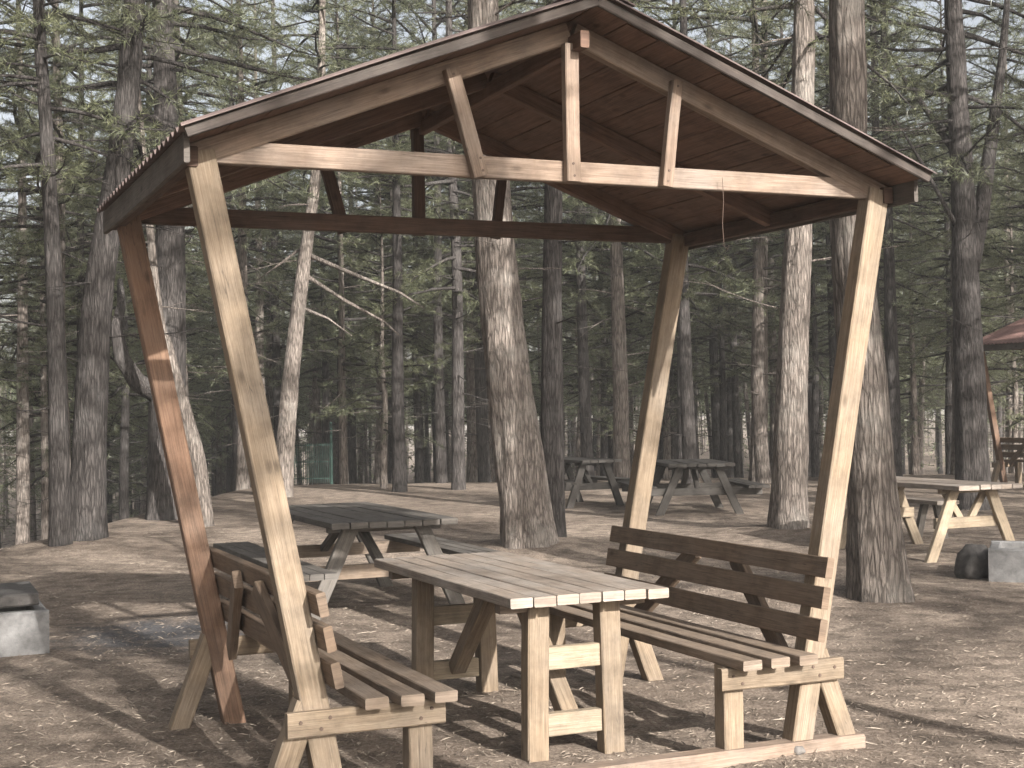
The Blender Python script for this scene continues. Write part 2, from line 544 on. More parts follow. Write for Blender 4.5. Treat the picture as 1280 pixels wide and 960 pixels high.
    # benches built onto the posts
    for s in (-1, 1):
        k = 200 if s > 0 else 300
        mb = MB(k)
        for i, xc in enumerate((.725, .868, 1.01) if s > 0 else (.662, .80, .94)):
            mb.beam((s * xc, -.135 + mb.r.uniform(-.008, .008), .4425), (s * xc, 1.93, .4425), .094, .042, segs=6, bow=.004)
        b = mb.build('bench', M['slat'], g)
        mb = MB(k + 1)
        for zc, h in ((.56, .098), (.698, .098), (.828, .092)):
            xc = post_x(zc) - .054 - .022
            mb.beam((s * xc, -.125 + mb.r.uniform(-.008, .008), zc), (s * xc, 1.93, zc), .036, h, side=(1, 0, -.195 * s), segs=6, bow=.005)
        mb.build('backrest', M['back'], b)
        for y, yo in ((.045, -.023), (DEP + .045, DEP + .09 + .023)):
            sd += 1
            MB(k + sd).beam((s * .632, yo, .37), (s * 1.265, yo, .37), .096, .042, side=(0, 0, 1), ch=.006).build('seat_rail', M['post'], b)
            MB(k + sd + 20).beam((s * .72, y, -.03), (s * .72, y, .4205), .098, .088, ch=.006).build('bench_leg', M['post'], b)
            MB(k + sd + 40).beam((s * 1.345, y, -.03), (s * 1.17, y, .44), .092, .086, ch=.006).build('outer_brace', M['post'], b)
        for x, z in ((.69, .385), (.735, .35), (1.10, .39), (1.135, .35), (1.215, .38)):
            MB(1).tube([(s * x, -.043, z), (s * x, -.0485, z)], [.008, .007], 8).build('bolt', M['wire'], b)
        for pa, pb in (((.20, .39), (.72, .80)), ((1.62, .39), (1.10, .80))):
            sd += 1
            xa, xb = post_x(pa[1]) - .052 + .03, post_x(pb[1]) - .052 + .03
            MB(k + sd).beam((s * xa, pa[0], pa[1]), (s * xb, pb[0], pb[1]), .04, .092, ch=.004).build('back_brace', M['back'], b)
    # ground sill in front
    MB(95).beam((-1.40, .02, .018), (1.385, .02, .018), .10, .085, side=(0, 1, 0), segs=8, ch=.01, bow=.008).build('ground_sill', M['beam'], g)
    return g


pav = build_pavilion()
tag(pav, 'open timber picnic pavilion with leaning posts, gable roof and built-in benches, nearest the viewer', 'pavilion', 'picnic pavilions in the clearing')

# hanging wire
wb = MB(4)
a = loc(.70, -.012, 2.54)
wb.tube([a, a + Vector((.004, 0, -.1)), a + Vector((-.003, 0, -.2)), a + Vector((.002, 0, -.30)), a + Vector((.018, 0, -.315)), a + Vector((.022, 0, -.295))], .0013, 6)
tag(wb.build('hanging_wire', M['wire']), 'thin rusty wire hook hanging from the front tie beam of the pavilion', 'wire')

# second pavilion, partly out of the picture on the right
pav2 = copy_tree(pav)
pav2.location = (10.75, 24.9, ground_z(10.75, 24.9))
M['red_sheet'] = plain('red_roof_sheet', (.15, .085, .073), .75, 0, .3, 5)
for ch in pav2.children:
    if ch.name.startswith(('roof_sheet', 'ridge_cap')):
        ch.material_slots[0].link = 'OBJECT'; ch.material_slots[0].material = M['red_sheet']
tag(pav2, 'distant pavilion with reddish roof, cut off by the right edge behind the pale table')


# ------------------------------------------------------------------ tables
def build_main_table():
    t = empty('picnic_table', loc(.176, 1.22), YAW)
    L, Wd = 1.88, .775
    mb = MB(11)
    n = 7
    for i in range(n):
        x = -Wd / 2 + Wd * (i + .5) / n
        e = mb.r.uniform(-.008, .008)
        mb.beam((x, -L / 2 + e, .718 + mb.r.uniform(-.002, .002)), (x, L / 2 + e, .718), Wd / n - .006, .044, segs=6, bow=.003)
    mb.build('tabletop', M['top'], t)
    for sy in (-1, 1):
        y = sy * .735
        for sx in (-1, 1):
            MB(12 + sx + 3 * sy).beam((sx * .19, y, -.03), (sx * .175, y, .694), .102, .085, ch=.006).build('leg', M['post'], t)
        for zc in (.435, .14):
            MB(int(zc * 100) + sy).beam((-.132, y, zc), (.132, y, zc), .10, .05, side=(0, 0, 1)).build('rung', M['pale'], t)
        MB(17 + sy).beam((0, sy * .70, .15), (0, sy * .13, .69), .085, .075, ch=.005).build('brace', M['post'], t)
        MB(19 + sy).beam((-.36, y, .672), (-.23, y, .672), .044, .06, side=(0, 0, 1)).build('top_batten', M['slat'], t)
        MB(23 + sy).beam((.23, y, .672), (.36, y, .672), .044, .06, side=(0, 0, 1)).build('top_batten', M['slat'], t)
    return t


tag(build_main_table(), 'brown plank picnic table on square legs standing under the pavilion roof', 'table')


def build_a_table(where, rz, L, Wd, mat_top, mat_leg, bench=True, bL=None, boff=0, leg_in=.28, seat_x=None, seed=0, railz=.36, spread=1.0, raillen=None, vee=False):
    t = empty('picnic_table', where, rz)
    mb = MB(seed)
    n = max(5, round(Wd / .135))
    for i in range(n):
        x = -Wd / 2 + Wd * (i + .5) / n
        e = mb.r.uniform(-.012, .012)
        mb.beam((x, -L / 2 + e, .717 + mb.r.uniform(-.003, .003)), (x, L / 2 + e, .717), Wd / n - .009, .045, segs=5, bow=.005)
    mb.build('tabletop', mat_top, t)
    sxb = seat_x or (Wd / 2 + .42)
    for sy in (-1, 1):
        y = sy * (L / 2 - leg_in)
        for sx in (-1, 1):
            xf = sx * (Wd / 2 + .12) * spread
            MB(seed + 3 + sx).beam((xf, y + sy * .052, -.04), (sx * (Wd * .28), y + sy * .052, .69), .11, .052, ch=.005).build('leg', mat_leg, t)
        rl = raillen or sxb + .12
        MB(seed + 6).beam((-rl, y, railz), (rl, y, railz), .105, .05, side=(0, 0, 1)).build('cross_rail', mat_leg, t)
        MB(seed + 7).beam((-Wd / 2 + .05, y, .672), (Wd / 2 - .05, y, .672), .044, .07, side=(0, 0, 1)).build('top_batten', mat_leg, t)
        if vee:
            for sx in (-1, 1):
                MB(seed + 9 + sx).beam((sx * .03, y - sy * .052, railz - .02), (sx * .24, y - sy * .052, .65), .07, .045).build('brace', mat_leg, t)
        else:
            MB(seed + 8).beam((0, y - sy * .05, railz + .02), (0, sy * .2, .66), .07, .05).build('brace', mat_leg, t)
    if bench:
        for sx in (-1, 1):
            mb = MB(seed + 20 + sx)
            for k in (-1, 0, 1):
                mb.beam((sx * sxb + k * .102, -bL / 2 + boff, railz + .0755), (sx * sxb + k * .102, bL / 2 + boff, railz + .0755), .096, .042, segs=5, bow=.005)
            mb.build('bench_seat', mat_top, t)
    return t


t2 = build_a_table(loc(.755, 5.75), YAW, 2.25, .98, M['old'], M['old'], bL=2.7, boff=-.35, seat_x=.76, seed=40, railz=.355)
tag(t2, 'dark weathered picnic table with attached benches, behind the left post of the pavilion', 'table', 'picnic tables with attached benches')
for ch in t2.children:
    if ch.name.startswith('cross_rail'):
        ch.data.materials[0] = M['slat']  # paler wood puts the sunlight on the rails into their colour

p = Vector((4.26, 13.55, 0)) + EX * .40 + EY * 1.02
t3 = build_a_table(p, YAW, 2.0, .80, M['top'], M['pale'], bench=False, seed=60, railz=.36, raillen=.42, leg_in=.32, vee=True, spread=1.05)
tag(t3, 'pale sunlit picnic table with crossed braces, cut off by the right edge', 'table')

t4 = build_a_table((2.6, 20.9, ground_z(2.6, 20.9)), R(4), 1.8, .96, M['far_old_shaded'], M['far_old_shaded'], bL=1.9, seed=80, railz=.33, seat_x=.80)
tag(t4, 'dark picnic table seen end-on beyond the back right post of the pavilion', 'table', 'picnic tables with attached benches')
t5 = build_a_table((.97, 22.6, ground_z(.97, 22.6)), R(28), 1.7, .72, M['far_old_shaded'], M['far_old_shaded'], bL=1.8, seed=90, railz=.32, seat_x=.64)
tag(t5, 'small shade-darkened picnic table in the distance beside the paired trunks', 'table', 'picnic tables with attached benches')

# low bench behind the lit table
bn = empty('low_bench', (4.55, 16.6, 0), YAW)
mb = MB(7)
for k in (-1, 0, 1):
    mb.beam((k * .105 - .1, -.9, .43), (k * .105 - .1, .9, .43), .098, .045)
mb.build('seat', M['top'], bn)
for y in (-.6, .6):
    for s in (-1, 1):
        MB(8).beam((s * .2 - .1, y, -.03), (s * .08 - .1, y, .405), .08, .06).build('leg', M['old'], bn)
tag(bn, 'low plank bench half hidden behind the right-hand trunk and the pale table', 'bench')


# ------------------------------------------------------------------ fire pits, stones, small things
def build_fire_pit(where, rz, sx, sy, h, slab):
    t = empty('fire_pit', where, rz)
    w = .09
    mb = MB(3)
    mb.beam((-sx / 2, -sy / 2 + w / 2, h / 2 - .02), (sx / 2, -sy / 2 + w / 2, h / 2 - .02), h + .04, w, side=(0, 0, 1), ch=.012)
    mb.beam((-sx / 2, sy / 2 - w / 2, h / 2 - .02), (sx / 2, sy / 2 - w / 2, h / 2 - .02), h + .04, w, side=(0, 0, 1), ch=.012)
    mb.beam((-sx / 2 + w / 2, -sy / 2 + w + .001, h / 2 - .021), (-sx / 2 + w / 2, sy / 2 - w - .001, h / 2 - .021), h + .035, w, side=(0, 0, 1), ch=.012)
    mb.beam((sx / 2 - w / 2, -sy / 2 + w + .001, h / 2 - .021), (sx / 2 - w / 2, sy / 2 - w - .001, h / 2 - .021), h + .035, w, side=(0, 0, 1), ch=.012)
    mb.build('concrete_ring', M['concrete'], t)
    if slab:
        MB(5).beam((-sx / 2 + .0, 0, h + .05), (sx / 2 - .06, 0, h + .075), sy * .92, .08, side=(0, 1, 0), ch=.012).build('hearth_slab', M['char'], t)
    return t


c = at(62, 818, 9.25); c.z = 0
fp = build_fire_pit(c - EX * .42 + EY * .40, YAW, .84, .8, .285, True)
tag(fp, 'low concrete fire pit with a charred slab on top, at the left edge', 'fire pit', 'concrete fire pits')
c = at(1236, 727, 12.2); c.z = 0
fp2 = build_fire_pit(c + Vector((math.cos(-.36), math.sin(-.36), 0)) * .42 + Vector((math.sin(.36), math.cos(.36), 0)) * .40, -.36, .84, .8, .28, False)
tag(fp2, 'low pale concrete fire pit in front of the lit picnic table', 'fire pit', 'concrete fire pits')


def lump(name, where, size, mat, seed):
    rr = random.Random(seed)
    me = bpy.data.meshes.new(name)
    import bmesh
    bm = bmesh.new()
    bmesh.ops.create_icosphere(bm, subdivisions=3, radius=1)
    for v in bm.verts:
        n = v.co.normalized()
        k = 1 + .3 * mnoise.noise(n * 1.6 + Vector((seed, 0, 0))) + .1 * mnoise.noise(n * 5 + Vector((seed, 2, 0)))
        v.co = Vector((n.x * size[0], n.y * size[1], n.z * size[2])) * k
    bm.to_mesh(me); bm.free()
    me.polygons.foreach_set('use_smooth', [True] * len(me.polygons))
    me.materials.append(mat)
    o = bpy.data.objects.new(name, me); COL.objects.link(o)
    o.location = where; o.rotation_euler = (0, 0, rr.random() * 6)
    return o


c = at(1219, 712, 12.5)
tag(lump('charred_stump', (c.x, 12.5, .10), (.17, .16, .2), M['char'], 5), 'dark charred lump of stump beside the pale concrete fire pit', 'stump')
for i, (u, v, s, lab) in enumerate([(990, 938, .03, 'grey stone lying at the foot of the front right post')]):
    q = FWD + RT * ((u - 640) / FPX) - UPV * ((v - 480) / FPX)
    P = CAM + q * (-CAMH / q.z)
    tag(lump('stone', (P.x, P.y - .10, ground_z(P.x, P.y - .1) + s * .4), (s * 1.3, s, s * .8), M['stone'], i + 2), lab, 'stone')

# small pale pieces on the ground
tw = [(222, 885, 232, 900, 'thin pale strip beside the back left brace'), (640, 845, 655, 850, 'little pale chip under the plank table')]
for i, (u0, v0, u1, v1, lab) in enumerate(tw):
    P = []
    for f in (0, .5, 1):
        u, v = u0 + (u1 - u0) * f + (4 if f == .5 else 0), v0 + (v1 - v0) * f
        q = FWD + RT * ((u - 640) / FPX) - UPV * ((v - 480) / FPX)
        a = CAM + q * (-CAMH / q.z); a.z = ground_z(a.x, a.y) + .010
        P.append(a)
    tag(MB(i).tube(P, [.012, .011, .005], 6).build('twig', M['twig']), lab, 'twig', 'twigs and chips on the ground')

# green fence far behind
gx, gy = -5.5, 34
gz = ground_z(-4.9, 34)
gf = empty('green_fence', (gx, gy, gz), 0)
mb = MB(2)
for i in range(22):
    x = .052 * i
    mb.beam((x, 0, .05), (x, 0, 1.0), .014, .014, ch=.002, segs=1)
for z in (.15, .55, .95):
    mb.beam((0, .016, z), (1.1, .016, z), .014, .022, side=(0, 1, 0), ch=.002, segs=1)
mb.build('wire_panel', M['green'], gf)
for x, h in ((-.03, 1.15), (1.14, 1.5)):
    MB(3).tube([(x, 0, -.2), (x, 0, h)], .035, 10).build('fence_post', M['green'], gf)
tag(gf, 'green metal fence panel with round posts far back among the trunks', 'fence')

# ------------------------------------------------------------------ trees
RS = random.Random(11)


def trunk_mesh(mb, pts, rads, sides, rings, ridge=.05, flare=0.0, seed=0, z0=0):
    """bark-ridged trunk along a smooth path; pts relative to the tree's base"""
    pts = [Vector(p) for p in pts]
    cum = [0]
    for i in range(1, len(pts)): cum.append(cum[-1] + (pts[i] - pts[i - 1]).length)
    L = cum[-1]

    def ev(s, arr):
        for i in range(1, len(cum)):
            if s <= cum[i] or i == len(cum) - 1:
                f = (s - cum[i - 1]) / (cum[i] - cum[i - 1])
                p0 = arr[max(i - 2, 0)]; p1 = arr[i - 1]; p2 = arr[i]; p3 = arr[min(i + 1, len(arr) - 1)]
                if f < 0: f = 0
                return .5 * ((p1 * 2) + (p2 - p0) * f + (p0 * 2 - p1 * 5 + p2 * 4 - p3) * f * f + (p1 * 3 - p0 - p2 * 3 + p3) * f * f * f)
    base = len(mb.v)
    for k in range(rings + 1):
        s = L * (k / rings) ** 1.25
        c = ev(s, pts); r = ev(s, rads)
        fl = flare * math.exp(-s / .28)
        for i in range(sides):
            th = 2 * math.pi * i / sides
            ct, st = math.cos(th), math.sin(th)
            nz = mnoise.noise((ct * 3.2 + seed, st * 3.2, s * 1.1)) + .7 * mnoise.noise((ct * 8 + seed, st * 8, s * 2.2)) + .25 * mnoise.noise((ct * 2, st * 2 + seed, s * 9))
            lobe = 1 + fl * (1 + .55 * mnoise.noise((ct * 1.6 + seed, st * 1.6, 7.0)) * 1.6)
            rr = r * (1 + ridge * nz) * lobe
            mb.v.append(c + Vector((ct * rr, st * rr, 0)))
    for k in range(rings):
        for i in range(sides):
            j = (i + 1) % sides
            A, B = base + k * sides, base + (k + 1) * sides
            mb.face((A + i, A + j, B + j, B + i), [(0, 0)] * 4)
    return ev, cum


def dead_branch(mb, p, az, L, r, el=.15, rg=RS, n=6, sub=2):
    pts, d = [Vector(p)], Vector((math.cos(az), math.sin(az), el)).normalized()
    for k in range(n):
        d = (d + Vector((rg.uniform(-.14, .14), rg.uniform(-.14, .14), rg.uniform(-.12, .10)))).normalized()
        pts.append(pts[-1] + d * (L / n))
    rad = [r * (1 - .85 * k / n) for k in range(n + 1)]
    mb.tube(pts, rad, 5, cap=False)
    for q in range(sub):
        k = rg.randint(1, n - 1)
        a2 = az + rg.choice((-1, 1)) * rg.uniform(.5, 1.0)
        pp, dd = [pts[k]], Vector((math.cos(a2), math.sin(a2), rg.uniform(-.2, .3))).normalized()
        for i in range(3):
            dd = (dd + Vector((rg.uniform(-.2, .2), rg.uniform(-.2, .2), rg.uniform(-.15, .15)))).normalized()
            pp.append(pp[-1] + dd * (L * .12))
        mb.tube(pp, [r * .45, r * .35, r * .25, r * .12], 4, cap=False)


def crown_mesh(name, seed, h0, h1, Rm, nb, needles=12, nl=.125, nw=.0085, twig_gap=.15, tuft_gap=.10, top=True):
    """branches with hundreds of needle tufts; returns a mesh of needles and thin shoots"""
    rg = np.random.default_rng(seed)
    mb = MB(seed)
    tp, td = [], []
    for i in range(nb):
        u = (i + rg.random()) / nb
        z = h0 + (h1 - h0) * u ** .95
        prof = (math.sin(math.pi * min(1, .22 + .78 * u)) ** .7) if u < .95 else .25
        L = Rm * max(.18, prof) * rg.uniform(.45, 1.15)
        az = rg.random() * 2 * math.pi
        el = -.12 + .75 * u + rg.uniform(-.18, .18)
        d = np.array([math.cos(az), math.sin(az), el]); d /= np.linalg.norm(d)
        n = 7
        pts = [np.array([0, 0, z])]
        for k in range(n):
            d = d + rg.normal(0, .09, 3) + np.array([0, 0, .045 if k > 3 else -.045]); d /= np.linalg.norm(d)
            pts.append(pts[-1] + d * L / n)
        r0 = .012 + .013 * L
        mb.tube([tuple(q) for q in pts], [r0 * (1 - .85 * k / n) for k in range(n + 1)], 4, cap=False)
        s = .28 * L
        while s < L:
            k = min(n - 1, int(s / L * n)); f = s / L * n - k
            p = pts[k] * (1 - f) + pts[k + 1] * f
            ax = pts[k + 1] - pts[k]; ax /= np.linalg.norm(ax)
            for sgn in (-1, 1):
                if rg.random() < .2: continue
                side = np.cross(ax, [0, 0, 1.0]); side /= (np.linalg.norm(side) + 1e-6)
                dd = ax * rg.uniform(.4, .9) + side * sgn * rg.uniform(.5, 1.0) + np.array([0, 0, rg.uniform(-.6, .6)])
                dd /= np.linalg.norm(dd)
                TL = (.18 + .34 * (1 - s / L) * min(L, 2) / 1.5) * rg.uniform(.6, 1.3)
                e = p + dd * TL
                mb.tube([tuple(p), tuple(e)], [.006, .003], 3, cap=False)
                t = .10
                while t < TL + .02:
                    tp.append(p + dd * t); td.append(dd + rg.normal(0, .35, 3)); t += tuft_gap
            s += twig_gap * rg.uniform(.7, 1.4)
        tp.append(pts[-1]); td.append(ax)
    tp, td = np.array(tp), np.array(td)
    td /= np.linalg.norm(td, axis=1, keepdims=True)
    T = len(tp)
    K = needles
    P = np.repeat(tp, K, 0); D = np.repeat(td, K, 0)
    rnd = rg.normal(0, 1, (T * K, 3))
    perp = rnd - D * (rnd * D).sum(1, keepdims=True); perp /= np.linalg.norm(perp, axis=1, keepdims=True)
    ang = rg.uniform(.35, 1.5, (T * K, 1))
    nd = D * np.cos(ang) + perp * np.sin(ang)
    ln = nl * rg.uniform(.7, 1.25, (T * K, 1))
    w = np.cross(nd, rg.normal(0, 1, (T * K, 3))); w /= np.linalg.norm(w, axis=1, keepdims=True)
    w *= nw * .5
    P = P + D * rg.uniform(-.05, .05, (T * K, 1))
    A = P + w; B = P - w; C = P + nd * ln
    nv = np.stack([A, B, C], 1).reshape(-1, 3)
    nvb = len(mb.v)
    bv = np.array([tuple(v) for v in mb.v])
    verts = np.concatenate([bv, nv]) if nvb else nv
    quads = np.array([f for f in mb.f if len(f) == 4])
    tris = np.arange(T * K * 3).reshape(-1, 3) + nvb
    me = bpy.data.meshes.new(name)
    me.vertices.add(len(verts)); me.vertices.foreach_set('co', verts.astype(np.float32).ravel())
    nq, ntr = len(quads), len(tris)
    loops = np.concatenate([quads.ravel(), tris.ravel()])
    me.loops.add(len(loops)); me.loops.foreach_set('vertex_index', loops.astype(np.int32))
    me.polygons.add(nq + ntr)
    st = np.concatenate([np.arange(nq) * 4, nq * 4 + np.arange(ntr) * 3])
    me.polygons.foreach_set('loop_start', st.astype(np.int32))
    me.materials.append(M['needle']); me.materials.append(M['bark_shaded'])
    mi = np.concatenate([np.ones(nq, np.int32), np.zeros(ntr, np.int32)])
    me.polygons.foreach_set('material_index', mi)
    me.update(calc_edges=True); me.validate()
    return me


CROWNS = [crown_mesh('crown', 101, 3.6, 13.0, 2.6, 70),
          crown_mesh('crown', 102, 2.8, 12.0, 2.3, 70),
          crown_mesh('crown', 103, 4.6, 14.0, 2.8, 66),
          crown_mesh('crown', 104, 3.2, 14.5, 2.1, 70),
          crown_mesh('crown', 105, 1.3, 8.0, 1.9, 56),
          crown_mesh('crown', 106, .6, 5.0, 1.6, 50)]
TOPZ = [13, 12, 14, 14.5, 8, 5]
R0 = [.15, .12, .17, .13, .09, .06]


def simple_trunk(i):
    rg = random.Random(500 + i)
    H = TOPZ[i]
    mb = MB(i)
    pts, rads = [], []
    x = y = 0
    for k in range(8):
        f = k / 7
        pts.append((x * (1 - f), y * (1 - f), -.3 + (H + .2) * f)); rads.append(R0[i] * (1.02 - .93 * f))
        x += rg.uniform(-.1, .1); y += rg.uniform(-.1, .1)
    trunk_mesh(mb, pts, rads, 12, 26, .06, .35, i)
    z = .9
    while z < H * .55:
        dead_branch(mb, (0, 0, z), rg.random() * 6.3, rg.uniform(.4, 1.5), rg.uniform(.008, .016), rg.uniform(-.25, .25), rg, 5, 2)
        z += rg.uniform(.12, .4)
    me_o = mb.build('trunk', M['bark_shaded' if i % 2 else 'bark'], None, True)
    me = me_o.data
    bpy.data.objects.remove(me_o)
    return me


TRUNKS = [simple_trunk(i) for i in range(6)]


def template_tree(i, where, scale, rz, label, group, name='pine_tree'):
    t = empty(name, where, rz)
    t.scale = (scale[0], scale[0], scale[1])
    for nm, me in (('trunk', TRUNKS[i]), ('crown', CROWNS[i])):
        o = bpy.data.objects.new(nm, me); o.parent = t; COL.objects.link(o)
    return tag(t, label, 'pine tree' if name == 'pine_tree' else 'young pine', group)


def hero(px, d, base_uv, r, H, label, mat='bark', crown=None, crown_h=None, dead=10, dead_z=(1.2, 6), ridge=.07, flare=.5, limbs=(), rot=0, dead_r=.014, dead_L=(.5, 1.6), crown_s=1.0, group='tall pines around the clearing'):
    """a pine traced from the photo: px = pixel path of the trunk from base to the top of the frame, at depth d"""
    W = [at(u, v, d) for (u, v) in px]
    b = Vector((W[0].x, d, ground_z(W[0].x, d)))
    t = empty('pine_tree', b, 0)
    pts = [Vector((0, 0, -.25))] + [w - b for w in W[1:]]
    last, prev = pts[-1], pts[-2]
    dirn = (last - prev).normalized()
    dirn = (dirn * .5 + UP).normalized()
    while pts[-1].z < H - .5:
        pts.append(pts[-1] + dirn * min(2.5, H - pts[-1].z + .1))
    n = len(pts)
    rads = []
    for p_ in pts:
        f = max(0, p_.z) / H
        rads.append(r * (1.0 - .9 * f ** .9))
    mb = MB(int(px[0][0]))
    rg = random.Random(int(px[0][0] * 7))
    trunk_mesh(mb, pts, rads, 40, 110, ridge, flare, px[0][0] * .13)

    def on_trunk(z):
        for i in range(1, n):
            if pts[i].z >= z:
                f = (z - pts[i - 1].z) / (pts[i].z - pts[i - 1].z)
                return pts[i - 1].lerp(pts[i], f)
        return pts[-1]
    for k in range(dead):
        z = dead_z[0] + (dead_z[1] - dead_z[0]) * (k + rg.random()) / max(1, dead)
        dead_branch(mb, on_trunk(z), rg.random() * 6.3, rg.uniform(*dead_L), dead_r * rg.uniform(.6, 1.2), rg.uniform(-.3, .2), rg, 7, 3)
    for lp, lr in limbs:                                   # limbs traced by pixel, at the tree's own depth
        L = [at(u, v, d + dd) - b for (u, v, dd) in lp]
        mb.tube(L, [lr * (1 - .75 * i / (len(L) - 1)) for i in range(len(L))], 8, cap=True)
    mb.build('trunk', M[mat], t, True)
    if crown is not None:
        o = bpy.data.objects.new('crown', CROWNS[crown]); o.parent = t; COL.objects.link(o)
        ch = crown_h or (.3 * H)
        sz = (H - ch) / (TOPZ[crown] - [3.6, 2.8, 4.6, 3.2, 1.3, .6][crown])
        base = [3.6, 2.8, 4.6, 3.2, 1.3, .6][crown]
        q = on_trunk(ch + 1.0)
        o.location = (q.x, q.y, ch - base * sz)
        o.scale = (crown_s, crown_s, sz)
        o.rotation_euler = (0, 0, rot)
    return tag(t, label, 'pine tree', group)


hero([(76, 680), (70, 420), (60, 200), (48, 0)], 16.2, None, .125, 12, 'slender straight dark pine nearest the left edge', 'bark_shaded', 1, 4.2, 12, (1.5, 5))
hero([(108, 688), (114, 500), (125, 350), (152, 180), (168, 0)], 16.6, None, .215, 14, 'leaning dark pine with flared roots, second trunk from the left edge', 'bark_shaded', 0, 4.6, 14, (2.0, 6), flare=.75)
hero([(208, 645), (211, 500), (213, 300), (208, 150), (203, 0)], 21, None, .29, 15, 'thick dark pine behind the back left post, with a hooked limb', 'bark_shaded', 2, 4.4, 12, (3.5, 7),
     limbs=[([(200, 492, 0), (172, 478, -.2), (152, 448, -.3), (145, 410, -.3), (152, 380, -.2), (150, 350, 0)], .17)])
hero([(258, 610), (248, 580), (236, 530), (222, 480), (208, 430), (196, 380)], 19.5, None, .12, 7, 'added pale trunk standing for a sunlit bark patch beside the back left post', 'bark', None, None, 4, (3, 5), flare=.2)  # added stem in place of a sunlit patch on the hooked-limb pine
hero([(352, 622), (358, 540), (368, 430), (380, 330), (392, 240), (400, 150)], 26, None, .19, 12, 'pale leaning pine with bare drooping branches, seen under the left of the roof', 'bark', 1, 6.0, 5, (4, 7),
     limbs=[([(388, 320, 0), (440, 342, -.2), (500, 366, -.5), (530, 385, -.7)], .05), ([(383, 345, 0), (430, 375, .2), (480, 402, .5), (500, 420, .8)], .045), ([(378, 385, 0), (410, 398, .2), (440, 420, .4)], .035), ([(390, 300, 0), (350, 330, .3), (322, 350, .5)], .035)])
hero([(500, 612), (497, 480), (497, 360), (495, 200)], 27, None, .14, 12, 'dark straight thin pine in the middle distance above the weathered table', 'bark_shaded', 1, 5.0, 10, (2, 6))
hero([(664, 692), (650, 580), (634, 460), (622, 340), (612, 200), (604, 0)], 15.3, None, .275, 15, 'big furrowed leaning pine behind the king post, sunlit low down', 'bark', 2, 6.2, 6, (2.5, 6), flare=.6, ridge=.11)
hero([(690, 690), (690, 520), (690, 360), (692, 200)], 16.3, None, .15, 12, 'thinner dark pine close beside the big furrowed trunk', 'bark_shaded', 3, 6.0, 10, (2, 5.5))
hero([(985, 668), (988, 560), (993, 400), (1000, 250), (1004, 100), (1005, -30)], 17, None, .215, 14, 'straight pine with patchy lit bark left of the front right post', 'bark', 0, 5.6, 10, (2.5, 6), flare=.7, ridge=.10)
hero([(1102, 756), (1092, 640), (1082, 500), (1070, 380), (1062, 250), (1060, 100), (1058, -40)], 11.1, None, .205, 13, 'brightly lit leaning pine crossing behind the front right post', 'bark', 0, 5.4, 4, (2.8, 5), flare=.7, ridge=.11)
hero([(1216, 620), (1213, 500), (1208, 380), (1204, 250), (1196, 100), (1190, -30)], 20.5, None, .25, 14, 'dark forked pine behind the pale table on the right', 'bark_shaded', 2, 4.6, 22, (2.5, 7.5),
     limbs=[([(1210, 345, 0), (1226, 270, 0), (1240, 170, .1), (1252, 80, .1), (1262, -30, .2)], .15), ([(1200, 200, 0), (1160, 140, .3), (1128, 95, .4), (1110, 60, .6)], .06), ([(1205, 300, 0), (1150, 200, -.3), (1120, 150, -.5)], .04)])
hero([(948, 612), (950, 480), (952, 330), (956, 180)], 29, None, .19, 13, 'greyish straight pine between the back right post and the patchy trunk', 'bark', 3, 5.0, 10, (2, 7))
hero([(1118, 640), (1116, 500), (1112, 350), (1108, 200)], 26, None, .15, 12, 'dark slim pine just right of the brightly lit leaning trunk', 'bark_shaded', 1, 4.5, 10, (2, 7))

# ---- the dense stand behind: individual trees
FAR_LABEL = ['tall pine of the dense stand behind the clearing, crown starting at mid height', 'slim pine of the dense stand behind the clearing, low branched', 'stout high-crowned pine of the dense stand behind the clearing',
             'very tall narrow pine of the dense stand behind the clearing', 'half-grown bushy pine in the dense stand behind the clearing', 'young low pine filling the dense stand behind the clearing']
KEEP = [(-6.5, 21), (.6, 15), (3.2, 17), (2.6, 11), (8, 20.5), (4, 14), (2.6, 20.9), (1.1, 22.6), (10.7, 24.9), (4.5, 16.6)]
placed = []
rg = random.Random(21)


def ok(x, y, dmin):
    for (a, b) in placed:
        if (a - x) ** 2 + (b - y) ** 2 < dmin * dmin: return False
    for (a, b) in KEEP:
        if (a - x) ** 2 + (b - y) ** 2 < 5: return False
    return True


def far_scatter(n, y0, y1, widen, dmin, kinds, xmin=None):
    c = 0; tries = 0
    while c < n and tries < n * 60:
        tries += 1
        y = y0 + (y1 - y0) * rg.random()
        x = (rg.random() * 2 - 1) * (.37 * y + widen)
        if y < 27 and -5.5 < x < 9.5: continue
        if y > 34 and x / y < -.33: continue
        if not ok(x, y, dmin): continue
        placed.append((x, y))
        i = rg.choice(kinds)
        s = rg.uniform(.8, 1.15)
        template_tree(i, (x, y, ground_z(x, y)), (s, s * rg.uniform(.9, 1.2)), rg.random() * 6.3, FAR_LABEL[i], 'pines of the dense stand behind the clearing')
        c += 1


far_scatter(84, 19, 40, 3.5, 1.35, [0, 1, 1, 3, 3, 0, 2, 4])
far_scatter(100, 38, 64, 3.5, 1.6, [0, 1, 3, 3, 1, 4, 1])
far_scatter(44, 60, 84, 3, 2.0, [0, 1, 3, 4])

